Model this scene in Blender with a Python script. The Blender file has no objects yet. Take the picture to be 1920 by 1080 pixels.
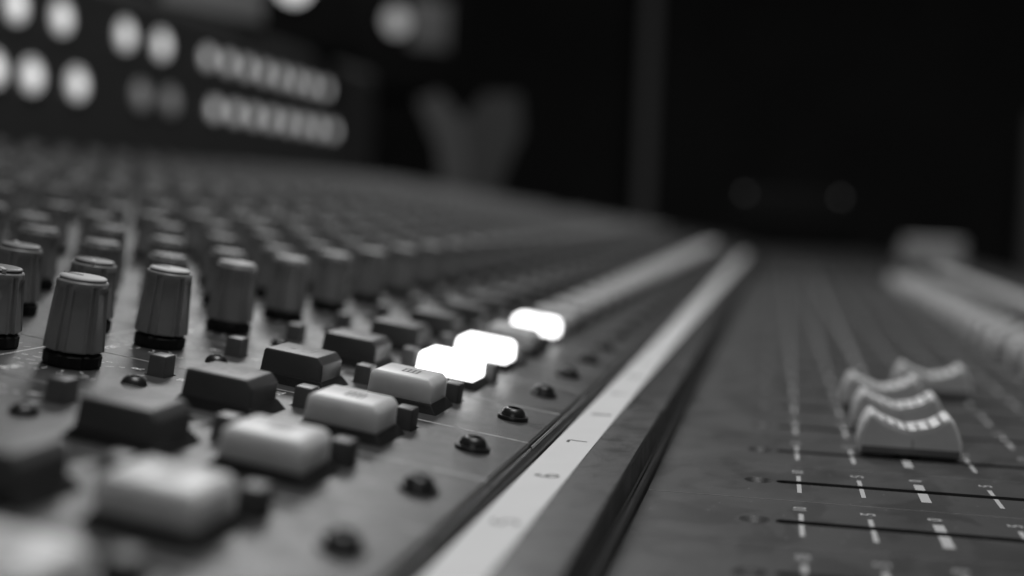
import bpy, bmesh, math, random
from mathutils import Matrix, Vector, Euler

random.seed(7)
S = 0.001                       # everything below is written in millimetres
sc = bpy.context.scene
COL = sc.collection

# ------------------------------------------------------------------ camera
R3 = Matrix(((0.9788343, -0.04761165, 0.19903906),
             (0.20156308, 0.05587887, -0.9778803),
             (0.03543642, 0.9973017, 0.06429291)))
CAM = Vector((0, 0, 59.0))
cd = bpy.data.cameras.new('camera')
cam = bpy.data.objects.new('camera', cd)
COL.objects.link(cam)
cam.matrix_world = Matrix.Translation(CAM * S) @ R3.to_4x4()
cd.sensor_width = 36.0
cd.lens = 2450.0 / 1920.0 * 36.0
cd.clip_start = 0.01
cd.clip_end = 50.0
cd.dof.use_dof = True
cd.dof.focus_distance = 0.275
cd.dof.aperture_fstop = 5.9
cd.dof.aperture_blades = 0
sc.camera = cam

# ------------------------------------------------------------------ world and lamps
w = bpy.data.worlds.new('World')
sc.world = w
w.use_nodes = True
bg = w.node_tree.nodes['Background']
bg.inputs[0].default_value = (1, 1, 1, 1)
bg.inputs[1].default_value = 0.004

def area_lamp(name, loc, target, sx, sy, power):
    ld = bpy.data.lights.new(name, 'AREA')
    ld.shape = 'RECTANGLE'
    ld.size, ld.size_y, ld.energy = sx, sy, power
    o = bpy.data.objects.new(name, ld)
    COL.objects.link(o)
    o.location = loc
    o.rotation_euler = (Vector(target) - Vector(loc)).to_track_quat('-Z', 'Y').to_euler()
    return o

area_lamp('ceiling_lamp', (0.10, 0.50, 1.7), (0.0, 0.45, 0.0), 0.9, 0.7, 19.5)
area_lamp('room_lamp', (-0.75, 2.3, 1.25), (-0.1, 0.2, 0.0), 0.6, 0.5, 10.0)

area_lamp('fill_lamp', (0.25, -1.3, 0.75), (0.0, 0.4, 0.0), 0.7, 0.5, 1.7)  # added fill light behind the camera, lifts the sides that face it

sc.view_settings.view_transform = 'Standard'
sc.view_settings.look = 'None'
sc.view_settings.exposure = 0.0
sc.view_settings.gamma = 1.0
sc.view_settings.use_curve_mapping = False

# ------------------------------------------------------------------ materials
def mat(name, v, rough=0.5, metal=0.0, var=0.0, vscale=0.05, bump=0.0, bscale=3.0, rvar=0.0,
        emit=0.0, sss=0.0, spec=0.5, speck=0.0):
    m = bpy.data.materials.new(name)
    m.use_nodes = True
    nt = m.node_tree
    N, L = nt.nodes, nt.links
    p = N['Principled BSDF']
    p.inputs['Base Color'].default_value = (v, v, v, 1)
    p.inputs['Roughness'].default_value = rough
    p.inputs['Metallic'].default_value = metal
    p.inputs['Specular IOR Level'].default_value = spec
    if emit:
        p.inputs['Emission Color'].default_value = (1, 1, 1, 1)
        p.inputs['Emission Strength'].default_value = emit
    if sss:
        p.inputs['Subsurface Weight'].default_value = sss
        p.inputs['Subsurface Radius'].default_value = (1, 1, 1)
        p.inputs['Subsurface Scale'].default_value = 0.005
    if var or bump or rvar or speck:
        g = N.new('ShaderNodeNewGeometry')
        mp = N.new('ShaderNodeVectorMath'); mp.operation = 'SCALE'
        mp.inputs['Scale'].default_value = 1000.0
        L.new(g.outputs['Position'], mp.inputs[0])
        def noise(scale, detail, rough_):
            n = N.new('ShaderNodeTexNoise')
            n.inputs['Scale'].default_value = scale
            n.inputs['Detail'].default_value = detail
            n.inputs['Roughness'].default_value = rough_
            L.new(mp.outputs[0], n.inputs['Vector'])
            return n
        big = noise(vscale, 5, 0.6)
        if var or speck:
            mr = N.new('ShaderNodeMapRange')
            mr.inputs['From Min'].default_value = 0.3
            mr.inputs['From Max'].default_value = 0.7
            mr.inputs['To Min'].default_value = v * (1 - var)
            mr.inputs['To Max'].default_value = v * (1 + var)
            L.new(big.outputs['Fac'], mr.inputs['Value'])
            out = mr.outputs[0]
            if speck:
                sn = noise(2.2, 2, 0.5)
                sm = N.new('ShaderNodeMapRange')
                sm.inputs['From Min'].default_value = 0.70
                sm.inputs['From Max'].default_value = 0.76
                sm.inputs['To Max'].default_value = speck
                L.new(sn.outputs['Fac'], sm.inputs['Value'])
                ad = N.new('ShaderNodeMath'); ad.operation = 'ADD'
                L.new(out, ad.inputs[0]); L.new(sm.outputs[0], ad.inputs[1])
                out = ad.outputs[0]
            cc = N.new('ShaderNodeCombineColor')
            for k in range(3):
                L.new(out, cc.inputs[k])
            L.new(cc.outputs[0], p.inputs['Base Color'])
        if rvar:
            mr = N.new('ShaderNodeMapRange')
            mr.inputs['From Min'].default_value = 0.35
            mr.inputs['From Max'].default_value = 0.65
            mr.inputs['To Min'].default_value = max(0.05, rough - rvar)
            mr.inputs['To Max'].default_value = rough + rvar
            n2 = noise(vscale * 1.9, 4, 0.55)
            L.new(n2.outputs['Fac'], mr.inputs['Value'])
            L.new(mr.outputs[0], p.inputs['Roughness'])
        if bump:
            fine = noise(bscale, 3, 0.6)
            b = N.new('ShaderNodeBump')
            b.inputs['Strength'].default_value = bump
            b.inputs['Distance'].default_value = 0.0002
            L.new(fine.outputs['Fac'], b.inputs['Height'])
            L.new(b.outputs[0], p.inputs['Normal'])
    return m

M = {}
M['panel'] = mat('painted_panel', 0.056, 0.37, var=0.2, vscale=0.06, bump=0.5, bscale=2.4, rvar=0.06, speck=0.07)
M['fader_panel'] = mat('fader_panel_paint', 0.072, 0.42, var=0.08, vscale=0.03, bump=0.3, bscale=3.0, rvar=0.04, speck=0.04)
def smudge(m, amount, dust):
    nt = m.node_tree; N, L = nt.nodes, nt.links
    p = N['Principled BSDF']
    g = N.new('ShaderNodeNewGeometry')
    mp = N.new('ShaderNodeVectorMath'); mp.operation = 'MULTIPLY'
    mp.inputs[1].default_value = (1000, 700, 1000)
    L.new(g.outputs['Position'], mp.inputs[0])
    n = N.new('ShaderNodeTexNoise'); n.inputs['Scale'].default_value = 0.075; n.inputs['Detail'].default_value = 3; n.inputs['Distortion'].default_value = 0.6
    L.new(mp.outputs[0], n.inputs['Vector'])
    r = N.new('ShaderNodeMapRange'); r.interpolation_type = 'SMOOTHSTEP'
    r.inputs['From Min'].default_value = 0.50; r.inputs['From Max'].default_value = 0.58
    r.inputs['To Min'].default_value = 1.0; r.inputs['To Max'].default_value = 1 - amount
    L.new(n.outputs['Fac'], r.inputs['Value'])
    old = p.inputs['Base Color'].links[0].from_socket
    mx = N.new('ShaderNodeVectorMath'); mx.operation = 'SCALE'
    L.new(old, mx.inputs[0]); L.new(r.outputs[0], mx.inputs['Scale'])
    vo = N.new('ShaderNodeTexVoronoi'); vo.inputs['Scale'].default_value = 0.30
    L.new(mp.outputs[0], vo.inputs['Vector'])
    d = N.new('ShaderNodeMath'); d.operation = 'LESS_THAN'; d.inputs[1].default_value = 0.055
    L.new(vo.outputs['Distance'], d.inputs[0])
    k = N.new('ShaderNodeMath'); k.operation = 'MULTIPLY'; k.inputs[1].default_value = dust
    L.new(d.outputs[0], k.inputs[0])
    cc = N.new('ShaderNodeCombineXYZ')
    for q in range(3): L.new(k.outputs[0], cc.inputs[q])
    ad = N.new('ShaderNodeVectorMath'); ad.operation = 'ADD'
    L.new(mx.outputs[0], ad.inputs[0]); L.new(cc.outputs[0], ad.inputs[1])
    L.new(ad.outputs[0], p.inputs['Base Color'])
smudge(M['fader_panel'], 0.30, 0.25)
smudge(M['panel'], 0.12, 0.12)
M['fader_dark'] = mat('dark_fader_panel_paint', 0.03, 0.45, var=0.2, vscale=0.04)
M['trim'] = mat('dark_trim_paint', 0.024, 0.42, var=0.35, vscale=0.06, bump=0.3, bscale=2.0, rvar=0.1, speck=0.06)
M['trim2'] = mat('worn_trim_paint', 0.034, 0.45, var=0.35, vscale=0.08, bump=0.3, bscale=2.0, rvar=0.1, speck=0.08)
M['rail'] = mat('dark_rail', 0.05, 0.38, var=0.2, vscale=0.1, bump=0.2, bscale=1.5)
M['strip'] = mat('edge_metal', 0.32, 0.35, metal=1.0, var=0.2, vscale=0.2)
M['chassis'] = mat('black_chassis', 0.012, 0.7)
M['tape'] = mat('white_tape', 0.68, 0.62, var=0.03, vscale=0.08, bump=0.08, bscale=1.0)
M['ink'] = mat('black_ink', 0.03, 0.6)
M['print'] = mat('white_print', 0.52, 0.55)
M['panel_print'] = mat('panel_white_print', 0.8, 0.5)
M['worn_edge'] = mat('worn_panel_edge', 0.28, 0.35, metal=0.5, var=0.5, vscale=0.25)
M['dimprint'] = mat('faded_print', 0.36, 0.55)
M['screw'] = mat('black_oxide_screw', 0.05, 0.33, metal=0.6, bump=0.15, bscale=2.0)
M['whitebtn'] = mat('milky_plastic', 0.62, 0.38, sss=1.0, var=0.04, vscale=0.3, bump=0.06, bscale=3.0)
M['litbtn'] = mat('lit_milky_plastic', 0.7, 0.4, emit=3.4)
M['darkbtn'] = mat('charcoal_plastic', 0.075, 0.42, bump=0.25, bscale=4.0, var=0.08, vscale=0.2)
M['smallbtn'] = mat('grey_plastic', 0.11, 0.36, bump=0.2, bscale=4.0, var=0.06, vscale=0.3)
M['smallbtn_dark'] = mat('black_plastic', 0.045, 0.4, bump=0.25, bscale=4.0)
M['bezel'] = mat('black_bezel', 0.012, 0.6, spec=0.2, bump=0.4, bscale=2.5, var=0.2, vscale=0.4)
M['mark'] = mat('grey_button_print', 0.09, 0.5)
M['knob'] = mat('knob_plastic', 0.27, 0.38, var=0.06, vscale=0.3)
M['skirt'] = mat('black_skirt', 0.008, 0.5, spec=0.3)
M['cap_light'] = mat('light_knob_cap', 0.42, 0.5, bump=0.2, bscale=3.0)
M['cap_dark'] = mat('grey_knob_cap', 0.10, 0.45)
M['capshell'] = mat('fader_cap_shell', 0.82, 0.42)
M['captop'] = mat('fader_cap_white', 0.85, 0.45)
M['capend'] = mat('fader_cap_end', 0.72, 0.5, var=0.05, vscale=0.2)
M['capbase'] = mat('fader_cap_base', 0.16, 0.5)
M['bridge'] = mat('bridge_black', 0.05, 0.5)
M['lamp'] = [[mat('meter_glow_rim_%d' % k, 0.3, 0.5, emit=e * 0.45), mat('meter_glow_core_%d' % k, 0.3, 0.5, emit=e)] for k, e in enumerate((1.0, 0.8, 0.14))]  # bright core, dimmer ring: soft glow falloff built into the emission
M['cabinet'] = mat('black_cabinet', 0.008, 0.7, spec=0.15)
M['cone'] = mat('white_cone', 0.75, 0.7)
M['conegrey'] = mat('grey_cone', 0.4, 0.7)
M['paper'] = mat('white_paper', 0.38, 0.7)
M['greycard'] = mat('grey_card', 0.09, 0.7)
M['screen'] = mat('grey_screen', 0.4, 0.6)
M['wall'] = mat('dark_wall', 0.03, 0.9, var=0.2, vscale=0.004)
M['post'] = mat('grey_post', 0.24, 0.8)
M['rest'] = mat('black_leather', 0.02, 0.5)

# ------------------------------------------------------------------ mesh helpers (mm in, metres out)
def to_mesh(name, bm, mats, sharp=35):
    me = bpy.data.meshes.new(name)
    bmesh.ops.scale(bm, vec=(S, S, S), verts=bm.verts)
    bmesh.ops.recalc_face_normals(bm, faces=bm.faces)
    bm.to_mesh(me); bm.free()
    for m in (mats if isinstance(mats, (list, tuple)) else [mats]):
        me.materials.append(m)
    for p in me.polygons:
        p.use_smooth = True
    me.set_sharp_from_angle(angle=math.radians(sharp))
    return me

def bm_box(bm, x0, x1, y0, y1, z0, z1, bev=0.0, seg=2):
    t = bmesh.new()
    bmesh.ops.create_cube(t, size=1)
    for v in t.verts:
        v.co = Vector(((x0 + x1) / 2 + v.co.x * (x1 - x0), (y0 + y1) / 2 + v.co.y * (y1 - y0), (z0 + z1) / 2 + v.co.z * (z1 - z0)))
    if bev:
        bmesh.ops.bevel(t, geom=list(t.edges), offset=bev, segments=seg, profile=0.5, affect='EDGES')
    merge(bm, t)

def merge(bm, t, mtx=None, mi=None):
    if mtx is not None:
        bmesh.ops.transform(t, matrix=mtx, verts=t.verts)
    mp = {v: bm.verts.new(v.co) for v in t.verts}
    for f in t.faces:
        try:
            nf = bm.faces.new([mp[v] for v in f.verts])
            nf.material_index = f.material_index if mi is None else mi
        except ValueError:
            pass
    t.free()

def box_mesh(name, x0, x1, y0, y1, z0, z1, m, bev=0.0, seg=2):
    bm = bmesh.new()
    bm_box(bm, x0, x1, y0, y1, z0, z1, bev, seg)
    return to_mesh(name, bm, m)

def frustum(bm, lo, hi, bev=0.0, seg=2, bottom=True):
    """lo/hi = (x0,x1,y0,y1,z) tapered block"""
    t = bmesh.new()
    vs = []
    for (x0, x1, y0, y1, z) in (lo, hi):
        vs.append([t.verts.new(c) for c in ((x0, y0, z), (x1, y0, z), (x1, y1, z), (x0, y1, z))])
    a, b = vs
    t.faces.new(b)
    if bottom:
        t.faces.new(a[::-1])
    for k in range(4):
        t.faces.new((a[k], a[(k + 1) % 4], b[(k + 1) % 4], b[k]))
    if bev:
        bmesh.ops.bevel(t, geom=[e for e in t.edges if not (e.verts[0] in a and e.verts[1] in a)], offset=bev, segments=seg, profile=0.5, affect='EDGES')
    merge(bm, t)

def lathe(bm, prof, n=32, cx=0, cy=0, close=True):
    rings = []
    for r, z in prof:
        if r < 1e-6:
            rings.append([bm.verts.new((cx, cy, z))])
        else:
            rings.append([bm.verts.new((cx + r * math.cos(2 * math.pi * k / n), cy + r * math.sin(2 * math.pi * k / n), z)) for k in range(n)])
    for a, b in zip(rings, rings[1:]):
        for k in range(n):
            k2 = (k + 1) % n
            if len(a) == 1 and len(b) == 1:
                continue
            if len(a) == 1:
                bm.faces.new((a[0], b[k2], b[k]))
            elif len(b) == 1:
                bm.faces.new((a[k], a[k2], b[0]))
            else:
                bm.faces.new((a[k], a[k2], b[k2], b[k]))

def prism(bm, prof, y0, y1):
    """profile of (x,z) points extruded along y"""
    a = [bm.verts.new((x, y0, z)) for x, z in prof]
    b = [bm.verts.new((x, y1, z)) for x, z in prof]
    n = len(prof)
    bm.faces.new(a); bm.faces.new(b[::-1])
    for k in range(n):
        bm.faces.new((a[k], b[k], b[(k + 1) % n], a[(k + 1) % n]))

def quad(bm, pts):
    bm.faces.new([bm.verts.new(p) for p in pts])

def boolean(name, base, cutters, m):
    """base mesh minus every cutter mesh, evaluated once"""
    o = bpy.data.objects.new(name, base)
    COL.objects.link(o)
    tmp = []
    for c in cutters:
        co = bpy.data.objects.new('cutter', c)
        COL.objects.link(co)
        tmp.append(co)
        md = o.modifiers.new('b', 'BOOLEAN')
        md.operation = 'DIFFERENCE'; md.solver = 'EXACT'; md.object = co
    dg = bpy.context.evaluated_depsgraph_get()
    me = bpy.data.meshes.new_from_object(o.evaluated_get(dg), depsgraph=dg)
    me.name = name
    me.materials.clear(); me.materials.append(m)
    for co in tmp + [o]:
        bpy.data.objects.remove(co)
    for p in me.polygons:
        p.use_smooth = False
        p.material_index = 0
    return me

# panel print reads from the operator's side: text runs along +y, its top points to -x
_text_cache = {}
def bm_text(bm, s, x, y, size, z=0.03, rot=0.0):
    """centred text laid flat, glyph height about 0.7*size"""
    if s not in _text_cache:
        cu = bpy.data.curves.new('txt', 'FONT')
        cu.body = s; cu.size = 1.0; cu.align_x = 'CENTER'; cu.align_y = 'CENTER'
        cu.resolution_u = 2; cu.offset = 0.012
        o = bpy.data.objects.new('txt', cu)
        COL.objects.link(o)
        dg = bpy.context.evaluated_depsgraph_get()
        me = bpy.data.meshes.new_from_object(o.evaluated_get(dg), depsgraph=dg)
        bpy.data.objects.remove(o)
        _text_cache[s] = ([tuple(v.co) for v in me.vertices], [tuple(p.vertices) for p in me.polygons])
    vs, fs = _text_cache[s]
    nv = [bm.verts.new((x - vy * size, y + vx * size, z)) for vx, vy, _ in vs]
    for f in fs:
        try:
            bm.faces.new([nv[i] for i in f])
        except ValueError:
            pass

def stroke(bm, pts, wd, z=0.03):
    """flat ribbon along a polyline with mitred joints"""
    n = len(pts)
    L_, R_ = [], []
    for k in range(n):
        p = Vector(pts[k])
        d = Vector((0, 0))
        if k > 0: d += (p - Vector(pts[k - 1])).normalized()
        if k < n - 1: d += (Vector(pts[k + 1]) - p).normalized()
        d.normalize()
        nrm = Vector((-d.y, d.x)) * wd / 2
        L_.append(bm.verts.new((p.x + nrm.x, p.y + nrm.y, z)))
        R_.append(bm.verts.new((p.x - nrm.x, p.y - nrm.y, z)))
    for k in range(n - 1):
        bm.faces.new((L_[k], L_[k + 1], R_[k + 1], R_[k]))

# ------------------------------------------------------------------ object helpers
def tag(o, label=None, cat=None, group=None, kind=None):
    if label: o['label'] = label
    if cat: o['category'] = cat
    if group: o['group'] = group
    if kind: o['kind'] = kind
    return o

def empty(name, loc, rz=0.0):
    o = bpy.data.objects.new(name, None)
    COL.objects.link(o)
    o.empty_display_size = 0.02
    o.location = Vector(loc) * S
    o.rotation_euler = (0, 0, rz)
    return o

def mm(loc=(0, 0, 0), rot=(0, 0, 0)):
    return Matrix.Translation(Vector(loc) * S) @ Euler(rot).to_matrix().to_4x4()

def part(name, me, parent, mtx=None):
    """mtx: world matrix when the parent is a root Empty, otherwise local to the parent"""
    o = bpy.data.objects.new(name, me)
    COL.objects.link(o)
    if parent is not None:
        o.parent = parent
        if parent.type == 'EMPTY':
            base = Matrix.Translation(parent.location) @ parent.rotation_euler.to_matrix().to_4x4()
            o.matrix_local = base.inverted() @ (mtx if mtx is not None else Matrix())
        else:
            o.matrix_local = mtx if mtx is not None else Matrix()
    elif mtx is not None:
        o.matrix_world = mtx
    return o

# tilted channel panel: u to the operator, y along the console, h off the panel
TILT = math.radians(-7.941)
CA, SA = math.cos(TILT), math.sin(TILT)
P0 = Vector((-56.07, 0, 12.0))
UX, NZ = Vector((CA, 0, SA)), Vector((-SA, 0, CA))
def PM(u, y, h=0.0, rot=0.0):
    o = P0 + UX * u + NZ * h + Vector((0, y, 0))
    m = Matrix(((CA, 0, -SA, o.x * S), (0, 1, 0, o.y * S), (SA, 0, CA, o.z * S), (0, 0, 0, 1)))
    return m @ Matrix.Rotation(rot, 4, 'Z')
def PP(u, y, h=0.0):
    return P0 + UX * u + NZ * h + Vector((0, y, 0))
def pix(P):
    q = R3.transposed() @ (Vector(P) - CAM)
    if q.z > -1: return None
    return 960 + q.x * 2450 / -q.z, 540 - q.y * 2450 / -q.z, -q.z
def in_view(P, mx=140, my=160):
    p = pix(P)
    return p is not None and -mx < p[0] < 1920 + mx and -my < p[1] < 1080 + my

PITCH = 38.0
CH = range(-4, 36)
def yc(i): return 238.5 + PITCH * i
def fy(j): return 253.4 + PITCH * j

# ================================================================== the room behind
wall = part('back_wall', box_mesh('back_wall', -4000, 4000, 3900, 4000, -900, 3000, M['wall']), None)
tag(wall, 'dark unlit wall far behind the console', 'wall', kind='structure')
post = part('wall_post', box_mesh('wall_post', -383, -345, 3500, 3560, -900, 2600, M['post'], 8), None)
tag(post, 'tall dim grey upright post behind the console', 'post', kind='thing')
post2 = part('door_frame', box_mesh('door_frame', 600, 680, 3480, 3560, -900, 330, M['post'], 8), None)
tag(post2, 'dim grey door frame edge at the far right', 'door frame', kind='thing')

# ================================================================== mixing console
con = empty('mixing_console', (-150, 800, -140))
tag(con, 'long grey mixing console with rows of knobs, square buttons and faders', 'mixing console')

# chassis under all surfaces
bm = bmesh.new()
def zp(x): return 12 - math.tan(-TILT) * (x + 56.07)
prism(bm, [(-560, -140), (-560, zp(-505) - 5), (-505, zp(-505) - 5), (-48.4, zp(-48.4) - 5), (-47.6, 3.0), (-26.5, 2.0), (-26.2, -7), (186, -7), (186, -30), (150, -140)], 60, 2350)
part('chassis', to_mesh('chassis', bm, M['chassis']), con)

# ---- channel panels (with the openings of the small buttons)
SMALL = ((-68.0, 8.6), (-36.3, 8.8), (-15.2, 8.9))     # u, y offset from the channel centre
base = box_mesh('channel_panel', -447, 8.5, -18.9, 18.9, -3, 0, M['panel'], 0.4, 2)
cut = []
for u, dy in SMALL:
    cut.append(box_mesh('c', u - 2.35, u + 2.35, dy - 2.85, dy + 2.85, -6, 4, M['chassis']))
panel_me = boolean('channel_panel', base, cut, M['panel'])
panel_me.materials.append(M['worn_edge'])
for p in panel_me.polygons:
    p.use_smooth = False
    if 0.25 < abs(p.normal.y) < 0.96 and p.normal.z > 0.2: p.material_index = 1

# ---- printing of one channel: dial ticks, words, numerals
bm = bmesh.new()
KU = -83.5
def dial(bm, u0, dy, r0, r1, nums=None, wd=0.36):
    for k in range(11):
        a = math.radians(-135 + 27 * k)
        # operator's clock: angle 0 points to -u
        dx, dyy = -math.cos(a), math.sin(a)
        stroke(bm, [(u0 + dx * r0, dy + dyy * r0), (u0 + dx * r1, dy + dyy * r1)], wd)
        if nums:
            bm_text(bm, nums[k], u0 + dx * (r1 + 1.7), dy + dyy * (r1 + 1.5), 1.9)
dial(bm, KU, 0.5, 6.9, 8.7, ['6', '5', '4', '3', '2', '0', '2', '3', '4', '5', '6'])
bm_text(bm, 'Pan', -88.9, -12.4, 4.0)
stroke(bm, [(-76.4, -8.3), (-73.8, -8.7), (-73.6, -7.4)], 0.28)
bm_text(bm, 'R', -73.5, 9.6, 3.2)
bm_text(bm, 'FULL', -44.4, 14.4, 2.6)
bm_text(bm, 'AFL', -70.2, 3.2, 2.0)
bm_text(bm, 'SEL', -62.8, 8.4, 2.2)
stroke(bm, [(-96.3, -18.0), (-96.3, 18.0)], 0.3)
for r in range(1, 18):
    u = KU - 20.0 * r
    for k in range(11):
        a = math.radians(-135 + 27 * k)
        dx, dyy = -math.cos(a), math.sin(a)
        stroke(bm, [(u + dx * 6.9, (2.5, 3.5, 6.0, -4.0, 5.0, 0.0, -5.5, 4.0, 0.0, 6.0, -4.0, 3.0, -6.0, 5.0, 0.0, 4.0, -5.0)[r - 1] + dyy * 6.9), (u + dx * 8.4, (2.5, 3.5, 6.0, -4.0, 5.0, 0.0, -5.5, 4.0, 0.0, 6.0, -4.0, 3.0, -6.0, 5.0, 0.0, 4.0, -5.0)[r - 1] + dyy * 8.4)], 0.22)
    bm_text(bm, ('LF', 'Q', 'kHz', 'dB', 'MF', 'Aux', 'Gain', 'HF')[r % 8], u + 1, -12.6, 2.6)
print_me = to_mesh('panel_print', bm, M['panel_print'])

# ---- screws
bm = bmesh.new()
lathe(bm, [(3.05, 0.0), (3.1, 0.5), (2.95, 0.72), (2.5, 0.75), (2.45, 0.9), (2.3, 1.4), (1.9, 1.95), (1.5, 2.2), (1.3, 2.22), (1.22, 1.3), (0, 1.2)], 36)
screw_me = to_mesh('panel_screw', bm, M['screw'], 40)
bm = bmesh.new()
lathe(bm, [(2.5, 0.0), (2.55, 0.15), (2.2, 0.9), (1.6, 1.5), (1.1, 1.7), (0.95, 1.65), (0.85, 1.0), (0, 0.95)], 32)
screw2_me = to_mesh('strip_screw', bm, M['screw'], 40)

# ---- large square buttons
def cap_mesh(name, m, facet):
    bm = bmesh.new()
    if facet:      # charcoal: crisp edges and a sloping facet on the operator's side
        prof = [(-7.3, 1.2), (-7.0, 6.5), (-6.6, 7.0), (5.3, 7.0), (6.7, 5.5), (6.9, 1.2)]
        prism(bm, prof, -6.5, 6.3)
        # lean the two long ends inwards
        for v in bm.verts:
            v.co.y *= 1 - 0.025 * max(0, v.co.z - 1.2) / 5.8
        bmesh.ops.bevel(bm, geom=[e for e in bm.edges if min(e.verts[0].co.z, e.verts[1].co.z) > 1.3 or abs(e.verts[0].co.z - e.verts[1].co.z) > 1], offset=0.32, segments=3, profile=0.5, affect='EDGES')
    else:
        prof = [(-7.6, 1.2), (-7.35, 6.2), (-6.6, 7.05), (5.6, 7.05), (6.7, 5.9), (6.9, 1.2)]
        prism(bm, prof, -6.5, 6.4)
        for v in bm.verts:
            v.co.y *= 1 - 0.03 * max(0, v.co.z - 1.2) / 5.8
        bmesh.ops.bevel(bm, geom=[e for e in bm.edges if min(e.verts[0].co.z, e.verts[1].co.z) > 1.3 or abs(e.verts[0].co.z - e.verts[1].co.z) > 1], offset=0.5, segments=3, profile=0.5, affect='EDGES')
    return to_mesh(name, bm, m, 50)
white_me = cap_mesh('white_cap', M['whitebtn'], False)
lit_me = cap_mesh('lit_cap', M['litbtn'], False)
dark_me = cap_mesh('dark_cap', M['darkbtn'], True)
bm = bmesh.new()
frustum(bm, (-8.9, 8.6, -7.5, 8.1, 0.02), (-7.3, 7.0, -6.75, 6.7, 2.0), 0.3, 2)
bezel_me = to_mesh('bezel', bm, M['bezel'], 40)
bm = bmesh.new()       # little framed mark printed on the white caps
for a in (-1.6, -0.55, 0.5, 1.5):
    stroke(bm, [(a, -2.0), (a, 2.0)], 0.5, 7.08)
stroke(bm, [(-1.7, -2.0), (1.7, -2.0)], 0.35, 7.09)
stroke(bm, [(-1.7, 2.0), (1.7, 2.0)], 0.35, 7.09)
markw_me = to_mesh('marking', bm, M['mark'])
bm = bmesh.new()       # dash and open bracket printed on the charcoal caps
stroke(bm, [(-3.4, -0.6), (-1.9, -0.6)], 0.35, 7.08)
stroke(bm, [(-1.4, 2.2), (1.9, 2.2), (1.9, -1.7), (-0.6, -1.7)], 0.35, 7.08)
stroke(bm, [(-2.4, -0.6), (-2.4, 1.2)], 0.3, 7.09)
markd_me = to_mesh('marking_light', bm, M['dimprint'])

# ---- small square buttons
def small_mesh(name, m, hgt):
    bm = bmesh.new()
    frustum(bm, (-2.05, 2.05, -2.5, 2.5, -4), (-1.85, 1.85, -2.3, 2.3, hgt), 0.32, 3)
    return to_mesh(name, bm, m, 45)
small_me = [small_mesh('small_button', M['smallbtn'], 4.3), small_mesh('small_button_b', M['smallbtn'], 4.1), small_mesh('small_button_c', M['smallbtn_dark'], 4.2)]

# ---- metal edge strip and dark rail in front of the panels
strip_me = box_mesh('edge_strip', -47.5, -47.15, -18.4, 18.4, 8.6, 10.0, M['strip'], 0.08, 1)

LIT = {2, 3, 5}
for i in CH:
    y = yc(i)
    part('channel_panel', panel_me, con, PM(0, y))
    part('panel_print', print_me, con, PM(0, y))
    part('panel_screw', screw_me, con, PM(0.4, y + 2.5, 0, random.uniform(0, 6)) @ Matrix.Scale(1.12, 4))
    part('strip_screw', screw2_me, con, PM(-66.8, y - 4.8, 0, random.uniform(0, 6)))
    for k, (u, dy) in enumerate(SMALL):
        part('small_button', small_me[k], con, PM(u, y + dy))
    b = part('square_button', dark_me, con, PM(-46.2, y - 5.9))
    part('bezel', bezel_me, b); part('marking', markd_me, b)
    lit = i in LIT
    b = part('square_button', lit_me if lit else white_me, con, PM(-21.9, y - 4.7))
    if lit: b['label'] = 'brightly lit white square button'
    else: b['label'] = 'unlit milky white square button'
    part('bezel', bezel_me, b); part('marking', markw_me, b)
    part('edge_strip', strip_me, con, mm((0, y, random.uniform(-0.15, 0.1))))

bm = bmesh.new()
prism(bm, [(-47.1, 4.5), (-47.1, 9.2), (-46.95, 9.4), (-46.6, 9.2), (-46.25, 8.6), (-46.15, 7.8), (-46.2, 4.5)], 75, 1640)
part('front_rail', to_mesh('front_rail', bm, M['rail'], 60), con)
# (the trim is laid in plates; their butt joints show as thin dark gaps)
TRIM = [75, 331, 635, 939, 1243, 1640]
for k, (ya, yb) in enumerate(zip(TRIM, TRIM[1:])):
    bm = bmesh.new()
    dz = (0.0, -0.35, -0.1, -0.3, -0.05)[k]
    prism(bm, [(-45.9, 2.5), (-45.9, 7.8), (-45.75, 7.95), (-36.4, 7.95), (-36.2, 7.95 + dz), (-27.5, 7.95 + dz), (-27.0, 7.6 + dz), (-26.9, -4), (-30, -4), (-30, 2.5)], ya, yb - 0.9)
    bmesh.ops.bevel(bm, geom=[e for e in bm.edges if abs(e.verts[0].co.y - e.verts[1].co.y) < 0.01 and min(e.verts[0].co.z, e.verts[1].co.z) > 5], offset=0.2, segments=1, affect='EDGES')
    part('trim_plate', to_mesh('trim_plate', bm, M['trim'] if k % 2 == 0 else M['trim2'], 30), con)
# thin lip lying in the groove beside the fader panel
bm = bmesh.new()
prism(bm, [(-26.4, -4), (-26.4, 1.6), (-26.1, 2.0), (-25.6, 1.9), (-25.4, 1.4), (-25.4, -4)], 75, 1640)
part('groove_lip', to_mesh('groove_lip', bm, M['rail'], 40), con)

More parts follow.
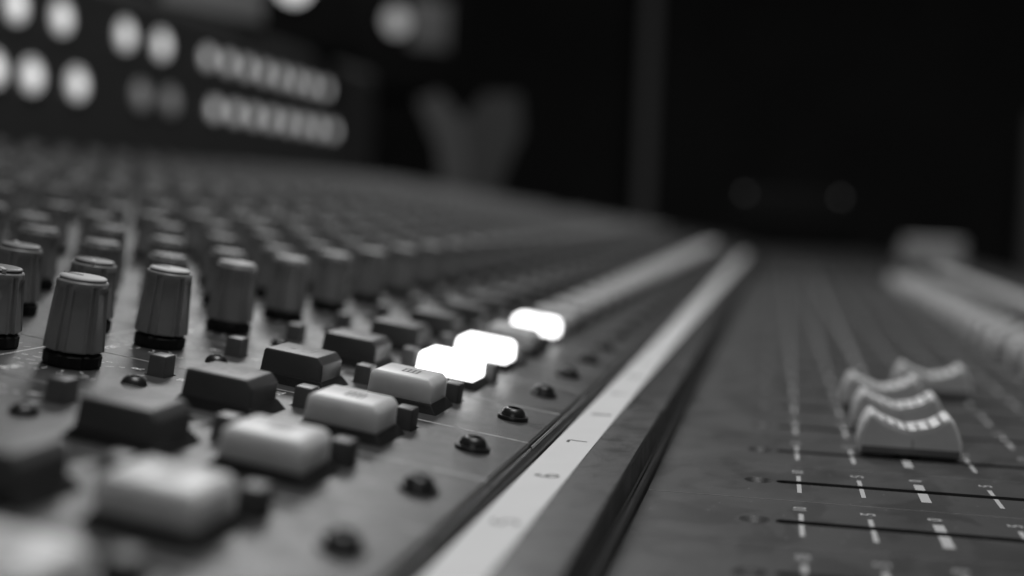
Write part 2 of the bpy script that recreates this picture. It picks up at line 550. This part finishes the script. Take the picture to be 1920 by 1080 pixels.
# ---- rotary knobs
def knob_body(name, H=17.4, seg=120, m=None, z0=3.3):
    bm = bmesh.new()
    hs = [z0, z0 + 0.25, 6, 9, 12, 14.2, 15.0, 15.5, 15.9, 16.3, 16.7, H - 0.25, H] if seg > 40 else [z0, 9, 14.8, 15.8, H]
    hs = [z0 + (h - z0) * (H - z0) / (17.4 - z0) if h not in (H, H - 0.25) else h for h in hs]
    rings = []
    for h in hs:
        t = (h - z0) / (H - z0)
        ring = []
        for k in range(seg):
            th = 360.0 * (k + 0.5) / seg
            ph = (th % 60) - 30
            r = 6.0 - 0.95 * t
            if h >= H - 0.01: r -= 0.22
            if h <= z0 + 0.01: r -= 0.15
            top = H - h
            if abs(ph) < 6.5:
                r -= 0.62 * min(1, max(0, (top - 0.7) / 0.3))
            elif abs(ph) > 12.5:
                s = min(1, max(0, (top - 1.25) / 1.3))
                r -= (0.35 + 0.65 * t) * s * (0.75 + 0.25 * math.cos(math.radians((30 - abs(ph)) / 17.5 * 90)))
            ring.append(bm.verts.new((r * math.cos(math.radians(th)), r * math.sin(math.radians(th)), h)))
        rings.append(ring)
    for a, b in zip(rings, rings[1:]):
        for k in range(seg):
            bm.faces.new((a[k], a[(k + 1) % seg], b[(k + 1) % seg], b[k]))
    bm.faces.new(rings[-1])
    bm.faces.new(rings[0][::-1])
    return to_mesh(name, bm, m or M['knob'], 28)

def disc_mesh(name, z, m, r=4.6):
    bm = bmesh.new()
    lathe(bm, [(r - 0.35, z), (r - 0.3, z + 0.25), (r, z + 0.35), (r + 0.03, z + 0.6), (r - 0.2, z + 0.82), (r - 0.8, z + 0.9), (0, z + 0.92)], 48)
    return to_mesh(name, bm, m, 40)

bm = bmesh.new()
lathe(bm, [(5.3, 0.0), (5.75, 0.3), (5.8, 2.4), (5.3, 2.75), (3.2, 2.8), (3.2, 3.6)], 16)
skirt_me = to_mesh('skirt', bm, M['skirt'], 20)
body_hi = knob_body('knob_body')
body2_hi = knob_body('knob_body_short', 15.6)
body_lo = knob_body('knob_body_far', 17.4, 36)
body2_lo = knob_body('knob_body_short_far', 15.6, 36)
disc_l = disc_mesh('knob_cap', 17.35, M['cap_light'])
disc_d = disc_mesh('knob_cap_grey', 15.55, M['cap_dark'])
bm = bmesh.new(); bm_box(bm, -4.35, -0.2, -0.24, 0.24, 18.1, 18.36)
ptr_l = to_mesh('pointer', bm, M['ink'])
bm = bmesh.new(); bm_box(bm, -4.6, -1.4, -0.4, 0.4, 16.4, 16.55)
bm_box(bm, -4.95, -4.55, -0.4, 0.4, 15.7, 16.55)
ptr_d = to_mesh('pointer_white', bm, M['print'])

spots = []
for r in range(18):
    u = KU - 20.0 * r
    if r == 6: continue            # a row of push buttons sits here
    for i in CH:
        y = yc(i) + (0.5, 2.5, 3.5, 6.0, -4.0, 5.0, 0.0, -5.5, 4.0, 0.0, 6.0, -4.0, 3.0, -6.0, 5.0, 0.0, 4.0, -5.0)[r]
        P = PP(u, y, 8)
        p = pix(P)
        seen = in_view(P)
        spots.append((0 if seen else 1, p[2] if p else 9e9, r, u, y))
spots.sort()
near, far = spots[:300], spots[300:]
for n, (hid, d, r, u, y) in enumerate(near):
    # pan pots point straight up; the others are set by hand
    rot = random.gauss(0, 0.12) if r == 0 else random.uniform(-2.3, 2.3)
    if r == 0 and abs(y - 239) < 2: rot = 0.02
    if r == 1: rot = random.uniform(1.9, 2.6)
    hi = d < 420
    b = part('rotary_knob', (body_hi if hi else body_lo) if r == 0 else (body2_hi if hi else body2_lo), con, PM(u, y, 0, rot if r else rot))
    part('skirt', skirt_me, b)
    c = part('knob_cap', disc_l if r == 0 else disc_d, b)
    part('pointer', ptr_l if r == 0 else ptr_d, b)
bm = bmesh.new()
for hid, d, r, u, y in far:
    if y > 1700: continue
    t = bmesh.new()
    lathe(t, [(5.8, 0), (5.8, 2.6), (3.2, 2.8), (3.2, 3.3)], 10)
    for f in t.faces: f.material_index = 1
    n0 = len(t.faces)
    lathe(t, [(5.7, 3.3), (5.0, 15.6), (4.6, 15.7), (4.5, 16.3), (0, 16.4)], 12)
    merge(bm, t, PM(0, 0).to_3x3().to_4x4() if False else Matrix(((CA, 0, -SA, PP(u, y).x), (0, 1, 0, y), (SA, 0, CA, PP(u, y).z), (0, 0, 0, 1))))
far_knobs = part('distant_knobs', to_mesh('distant_knobs', bm, [M['knob'], M['skirt']], 40), con)
far_knobs['kind'] = 'stuff'
# the row of push buttons between the knobs
bm = bmesh.new()
frustum(bm, (-3.2, 3.2, -4.2, 4.2, 0.0), (-2.9, 2.9, -3.9, 3.9, 5.0), 0.4, 2)
push_me = to_mesh('push_button', bm, M['smallbtn'], 45)
for i in CH:
    part('push_button', push_me, con, PM(KU - 120, yc(i) + 1))

# ---- fader panels with slot and countersunk screw hole
base = box_mesh('fader_panel', -24.8, 146, -18.85, 18.85, -3, 0, M['fader_panel'], 0.22, 2)
bm = bmesh.new()
N_ = 10
outl = [(1.7 + 1.35 - 1.35 * math.sin(math.pi * k / N_), -1.6 * math.cos(math.pi * k / N_)) for k in range(N_ + 1)]
outl += [(117 - 1.35 + 1.35 * math.sin(math.pi * k / N_), 1.6 * math.cos(math.pi * k / N_)) for k in range(N_ + 1)]
lo = [bm.verts.new((x, yy, -8)) for x, yy in outl]
hi_ = [bm.verts.new((x, yy, 5)) for x, yy in outl]
bm.faces.new(hi_); bm.faces.new(lo[::-1])
for k in range(len(outl)):
    k2 = (k + 1) % len(outl)
    bm.faces.new((lo[k], lo[k2], hi_[k2], hi_[k]))
slot_c = to_mesh('c', bm, M['chassis'])
bm = bmesh.new()
lathe(bm, [(0, -1.7), (1.5, -1.7), (3.15, 0.0), (3.15, 3.0), (0, 3.0)], 28, cx=-2.1)
hole_c = to_mesh('c2', bm, M['chassis'])
fader_me = boolean('fader_panel', base, [slot_c, hole_c], M['fader_panel'])
fader_me.materials.append(M['worn_edge'])
for p in fader_me.polygons:
    if 0.25 < abs(p.normal.y) < 0.96 and p.normal.z > 0.2 and abs(p.center.y) > 0.015: p.material_index = 0
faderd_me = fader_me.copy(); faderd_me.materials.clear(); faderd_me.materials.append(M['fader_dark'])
bm = bmesh.new()      # flat screw head down in the countersink
lathe(bm, [(1.9, -1.69), (1.85, -1.3), (1.6, -1.2), (1.0, -1.2), (0.9, -2.0), (0, -2.0)], 28, cx=-2.1)
csk_me = to_mesh('sunk_screw', bm, M['chassis'], 35)

# ---- fader scale print
bm = bmesh.new()
marks = [(6.6, '10', 0.95), (19.8, '5', 0.95), (32.5, '0', 2.1), (47.5, '5', 0.95), (62.0, '10', 0.95), (76.5, '20', 0.95), (91.0, '30', 0.95), (104.0, '40', 0.95), (111.5, '\u221e', 0.95)]
for x, s, wd in marks:
    quad(bm, [(x - wd / 2, -10.6, 0.03), (x + wd / 2, -10.6, 0.03), (x + wd / 2, -1.72, 0.03), (x - wd / 2, -1.72, 0.03)])
    quad(bm, [(x - wd / 2, 1.72, 0.03), (x + wd / 2, 1.72, 0.03), (x + wd / 2, 7.4, 0.03), (x - wd / 2, 7.4, 0.03)])
    bm_text(bm, s, x, 11.8, 4.1 if len(s) < 2 else 3.8)
scale_me = to_mesh('fader_scale', bm, M['print'])

# ---- fader caps
PROF = [(-11.9, 1.3), (-12.3, 3.1), (-12.05, 5.6), (-11.2, 8.3), (-10.2, 10.3), (-9.45, 11.0), (-8.7, 10.75), (-7.6, 9.75), (-5.7, 8.5), (-3.2, 7.55), (-0.6, 7.1),
        (1.6, 7.1), (3.7, 7.55), (5.9, 8.65), (7.8, 10.0), (8.7, 10.65), (9.35, 10.7), (10.0, 10.0), (11.0, 8.0), (12.0, 5.1), (12.2, 2.9), (12.0, 1.3)]
bm = bmesh.new()
prism(bm, PROF, -6.3, 6.3)
bmesh.ops.bevel(bm, geom=[e for e in bm.edges if abs(e.verts[0].co.y - e.verts[1].co.y) < 0.01 and e.verts[0].co.z > 1.5], offset=0.45, segments=2, profile=0.5, affect='EDGES')
cap_me = to_mesh('fader_cap', bm, M['capshell'], 50)
def inset(prof, d):
    out = []
    n = len(prof)
    for k in range(n):
        a, b, c = Vector(prof[k - 1]), Vector(prof[k]), Vector(prof[(k + 1) % n])
        t = ((b - a).normalized() + (c - b).normalized()).normalized()
        nr = Vector((t.y, -t.x))
        out.append((b.x + nr.x * d, b.y + nr.y * d))
    return out
ins = inset(PROF, 0.85)
bm = bmesh.new()
top = [p for p in ins]
n = len(top)
zb = 3.0
pl = [(x, max(z, zb)) for x, z in top]
for s in (-1, 1):
    bm.faces.new([bm.verts.new((x, s * 6.38, z)) for x, z in (pl if s < 0 else pl[::-1])])
end_me = to_mesh('end_plate', bm, M['capend'])
bm = bmesh.new()
bm_box(bm, -11.6, 11.7, -6.42, 6.42, 1.25, 2.95, 0.1, 1)
capbase_me = to_mesh('cap_base', bm, M['capbase'])
bm = bmesh.new()
bm_box(bm, 0.25, 0.75, -6.46, 6.46, 3.0, 5.0)
capline_me = to_mesh('centre_tick', bm, mat('engraved_tick', 0.45, 0.6))
bm = bmesh.new()
bm_box(bm, -3, 3, -0.7, 0.7, -6, 1.3)
stem_me = to_mesh('stem', bm, M['chassis'])
# white grip ridges across the hollow top, narrow dark grooves between them
def ztop(x):
    pts = [p for p in PROF if p[1] > 6.5 and -9.5 <= p[0] <= 9.4]
    for (xa, za), (xb, zb_) in zip(pts, pts[1:]):
        if xa <= x <= xb: return za + (zb_ - za) * (x - xa) / (xb - xa)
    return pts[0][1] if x < pts[0][0] else pts[-1][1]
bm = bmesh.new()
edges = [-9.2, -5.55, -3.1, -0.75, 2.0, 4.55, 7.1, 9.3]
for a, b in zip(edges, edges[1:]):
    a += 0.32; b -= 0.32
    xs = [a + (b - a) * k / 4 for k in range(5)]
    prism(bm, [(x, ztop(x) - 0.1) for x in xs] + [(x, ztop(x) + 0.22) for x in xs[::-1]], -6.1, 6.1)
bed = bmesh.new()
xs = [-6.2 + 14.2 * k / 20 for k in range(21)]
prism(bed, [(x, ztop(x) - 0.2) for x in xs] + [(x, ztop(x) + 0.06) for x in xs[::-1]], -6.15, 6.15)
bed_me = to_mesh('grip_bed', bed, M['chassis'], 40)
ridge_me = to_mesh('grip_ridge', bm, M['captop'], 40)

UP = {2: (33.5, 330.0), 3: (34.0, 368.0), 4: (32.8, 406.0), 5: (51.2, 444.0)}
for j in CH:
    y = fy(j)
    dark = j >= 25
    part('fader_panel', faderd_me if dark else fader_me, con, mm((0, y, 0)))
    part('sunk_screw', csk_me, con, mm((0, y, 0)))
    part('fader_scale', scale_me, con, mm((0, y, 0)))
    x = UP[j][0] if j in UP else 104.5 + random.uniform(-1.5, 1.5)
    if dark and j not in UP: continue
    c = part('fader_cap', cap_me, con, mm((x, y + (6.0 if j in UP else 0) * 1.0 - (0.0 if j in UP else 0), 0)))
    part('end_plate', end_me, c); part('cap_base', capbase_me, c); part('centre_tick', capline_me, c)
    part('stem', stem_me, c); part('grip_ridge', ridge_me, c); part('grip_bed', bed_me, c)

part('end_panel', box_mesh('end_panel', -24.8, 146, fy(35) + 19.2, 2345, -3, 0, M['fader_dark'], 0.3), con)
# ---- row of pale buttons and padded rest on the operator's edge
bm = bmesh.new()
frustum(bm, (-6, 6, -8, 8, -1.0), (-5.4, 5.4, -7.4, 7.4, 4.5), 0.8, 2)
pale_me = to_mesh('select_button', bm, M['captop'], 45)
for j in CH:
    if in_view((168, fy(j), 4), 300, 200):
        part('select_button', pale_me, con, mm((174, fy(j), 0)))
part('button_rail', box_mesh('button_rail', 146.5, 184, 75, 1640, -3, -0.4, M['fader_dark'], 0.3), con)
bm = bmesh.new()
prism(bm, [(186.5, -30), (186.5, 2), (190, 7), (200, 10), (225, 10), (245, 5), (255, -6), (256, -30)], 75, 2345)
part('arm_rest', to_mesh('arm_rest', bm, M['rest'], 50), con)

# ---- meter bridge along the back with its lit windows
bm = bmesh.new()
prism(bm, [(-502, 60), (-500, 205), (-506, 215), (-640, 215), (-640, 40), (-502, 40)], 300, 1560)
bridge = part('meter_bridge', to_mesh('meter_bridge', bm, M['bridge'], 30), con)
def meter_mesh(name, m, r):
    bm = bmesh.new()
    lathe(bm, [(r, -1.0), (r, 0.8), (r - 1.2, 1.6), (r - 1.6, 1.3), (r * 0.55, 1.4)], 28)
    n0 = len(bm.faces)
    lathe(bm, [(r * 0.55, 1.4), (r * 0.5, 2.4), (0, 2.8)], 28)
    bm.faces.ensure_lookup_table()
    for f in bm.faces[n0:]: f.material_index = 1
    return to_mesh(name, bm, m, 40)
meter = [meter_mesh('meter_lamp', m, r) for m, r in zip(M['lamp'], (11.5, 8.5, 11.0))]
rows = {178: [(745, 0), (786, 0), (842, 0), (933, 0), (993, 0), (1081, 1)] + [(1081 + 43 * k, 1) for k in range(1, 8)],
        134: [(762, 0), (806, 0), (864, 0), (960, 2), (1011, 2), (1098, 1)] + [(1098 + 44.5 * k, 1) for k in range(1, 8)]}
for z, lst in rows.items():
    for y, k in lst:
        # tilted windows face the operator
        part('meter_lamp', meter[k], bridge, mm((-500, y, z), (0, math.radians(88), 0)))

# ================================================================== tape with handwritten channel numbers
tape = part('label_tape', None or box_mesh('label_tape', -45.55, -36.9, 80, 1630, 7.98, 8.10, M['tape']), None)
tag(tape, 'long white paper tape with handwritten black channel numbers', 'label tape')
DIG = {  # strokes in a 1 x 1 cell, x right, y up
    '0': [[(.5, 1), (.2, .8), (.15, .4), (.35, .02), (.65, .05), (.85, .45), (.75, .85), (.5, 1)]],
    '1': [[(.35, .8), (.55, 1), (.5, 0)]],
    '2': [[(.15, .8), (.4, 1), (.75, .9), (.75, .65), (.15, 0), (.85, .05)]],
    '3': [[(.2, .9), (.55, 1), (.8, .8), (.45, .55), (.8, .35), (.6, .03), (.15, .1)]],
    '4': [[(.3, 1), (.15, .45), (.85, .5)], [(.65, .8), (.6, 0)]],
    '5': [[(.8, 1), (.3, .95), (.22, .58), (.6, .62), (.82, .35), (.6, .02), (.15, .08)]],
    '6': [[(.72, .80), (.66, .97), (.45, 1), (.28, .8), (.16, .35), (.35, .02), (.7, .04), (.84, .28), (.64, .5), (.34, .48), (.2, .3)]],
    '7': [[(.1, .88), (.15, .98), (.8, .95), (.62, .55), (.5, 0)]],
    '8': [[(.6, .55), (.25, .75), (.4, 1), (.7, .95), (.75, .75), (.25, .35), (.3, .03), (.7, .03), (.82, .28), (.6, .55)]],
    '9': [[(.75, .85), (.4, 1), (.2, .75), (.4, .55), (.72, .65), (.75, .9), (.65, .4), (.5, 0)]]}
for i in CH:
    s = str(i + 6)
    bm = bmesh.new()
    wdt = 3.1 if len(s) > 1 else 4.0
    for k, ch in enumerate(s):
        y0 = (k - len(s) / 2) * wdt
        for st in DIG[ch]:
            # smooth the hand stroke a little
            pts = [Vector((-(b - 0.5) * 4.1, y0 + a * wdt * 0.9)) for a, b in st]
            sm = []
            for q in range(len(pts) - 1):
                p0 = pts[max(q - 1, 0)]; p1 = pts[q]; p2 = pts[q + 1]; p3 = pts[min(q + 2, len(pts) - 1)]
                for tt in (0, .25, .5, .75):
                    sm.append(0.5 * ((2 * p1) + (p2 - p0) * tt + (2 * p0 - 5 * p1 + 4 * p2 - p3) * tt ** 2 + (3 * p1 - p0 - 3 * p2 + p3) * tt ** 3))
            sm.append(pts[-1])
            stroke(bm, [(v.x, v.y) for v in sm], 0.68, 0)
    part('numeral', to_mesh('numeral', bm, M['ink']), tape, mm((-40.9, yc(i) + 2, 8.13)))

# ================================================================== things beyond the console
def dial_unit(loc, rz, e, r, cz, label, w_=150, h_=240, d_=180, dy=0):
    t = empty('dial_unit', loc, rz)
    tag(t, label, 'dial unit', 'black units with round dials on the bridge')
    base = Matrix.Translation(t.location) @ t.rotation_euler.to_matrix().to_4x4()
    part('cabinet', box_mesh('cabinet', -d_, 0, -w_ / 2, w_ / 2, 0, h_, M['cabinet'], 3), t, base)
    face = base @ mm((0, dy, cz), (0, math.pi / 2, 0))
    bm = bmesh.new()
    lathe(bm, [(r + 5, -1), (r + 5, 3), (r + 3, 4), (r, 3.2), (r, 1)], 40)
    part('dial_rim', to_mesh('dial_rim', bm, M['cabinet'], 40), t, face)
    bm = bmesh.new()
    lathe(bm, [(r - 0.3, 1.2), (r * 0.5, 2.2), (0, 2.5)], 40)
    part('dial', to_mesh('dial', bm, mat('dial_glow', 0.5, 0.5, emit=e), 40), t, face)
    return t, base
dial_unit((-520, 1330, 216), math.radians(-50), 0.8, 20, 68, 'black unit with a bright round dial standing on the meter bridge')
t2, b2 = dial_unit((-540, 1850, 216), math.radians(-50), 0.22, 19, 100, 'black unit with a dim round dial, farther along the meter bridge', w_=170, dy=-24)
part('face_plate', box_mesh('face_plate', 0.2, 0.9, -2, 60, 66, 136, mat('dull_plate', 0.2, 0.6), 0.2), t2, b2)

fp = empty('flat_panel', (-512, 1118, 216), math.radians(-14))
tag(fp, 'dim grey flat panel standing on the meter bridge above the small lamps', 'panel')
b_ = Matrix.Translation(fp.location) @ fp.rotation_euler.to_matrix().to_4x4()
part('frame', box_mesh('frame', -14, 0, -78, 78, 0, 160, M['cabinet'], 2), fp, b_)
part('screen', box_mesh('screen', 0.2, 1.2, -72, 72, 6, 152, M['screen'], 0.3), fp, b_)

# open booklet standing in a V at the far end of the knob panel
bk = empty('open_booklet', (-372, 1600, 62))
tag(bk, 'dim grey open booklet standing in a V shape at the far end of the console', 'booklet')
def leaf(pts, fold):
    """pts: (x, z) outline; the leaf comes forward away from the fold, 7 mm thick"""
    bm = bmesh.new()
    pts = [(fold + (x - fold) * 0.84, z * 0.88) for x, z in pts]
    a = [bm.verts.new((x, -abs(x - fold) * 0.45, z)) for x, z in pts]
    b = [bm.verts.new((x, 7 - abs(x - fold) * 0.45, z)) for x, z in pts]
    bm.faces.new(a); bm.faces.new(b[::-1])
    for k in range(len(pts)):
        k2 = (k + 1) % len(pts)
        bm.faces.new((a[k], b[k], b[k2], a[k2]))
    return to_mesh('leaf', bm, M['greycard'], 50)
bb = Matrix.Translation(bk.location)
part('leaf', leaf([(-14, 0), (-50, 0), (-58, 70), (-88, 138), (-60, 150), (-24, 112), (-13.5, 40)], -13.5), bk, bb)
part('leaf', leaf([(-13, 0), (34, 0), (44, 40), (72, 96), (64, 148), (8, 150), (-24, 112), (-13, 40)], -13), bk, bb)

pb = empty('paper_stack', (172, 1560, 6))
tag(pb, 'pale stack of paper on the far end beside the pale buttons', 'paper')
for k in range(5):
    part('sheet_block', box_mesh('sheet_block', -30 + random.uniform(-3, 3), 26 + random.uniform(-3, 3), -50, 50, k * 6, k * 6 + 5.8, M['paper'], 0.4), pb,
         Matrix.Translation(pb.location) @ Matrix.Rotation(random.uniform(-.06, .06), 4, 'Z'))

bc = empty('equipment_case', (30, 2270, 0.3))
tag(bc, 'low black case with two faint glowing dots in place of highlights at the console end', 'case')
cb = Matrix.Translation(bc.location)
part('case_body', box_mesh('case_body', -100, 88, -50, 60, 0, 96, M['cabinet'], 8), bc, cb)
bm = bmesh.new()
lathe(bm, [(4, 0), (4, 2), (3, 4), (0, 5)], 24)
highlight_me = to_mesh('highlight_dot', bm, mat('highlight_glow', 0.1, 0.4, emit=0.12), 40)  # emissive dots stand in for highlights on the case, not lamps
part('highlight_dot', highlight_me, bc, cb @ mm((64, -50, 88), (math.pi / 2, 0, 0)))
part('highlight_dot', highlight_me, bc, cb @ mm((-91, -50, 90), (math.pi / 2, 0, 0)))
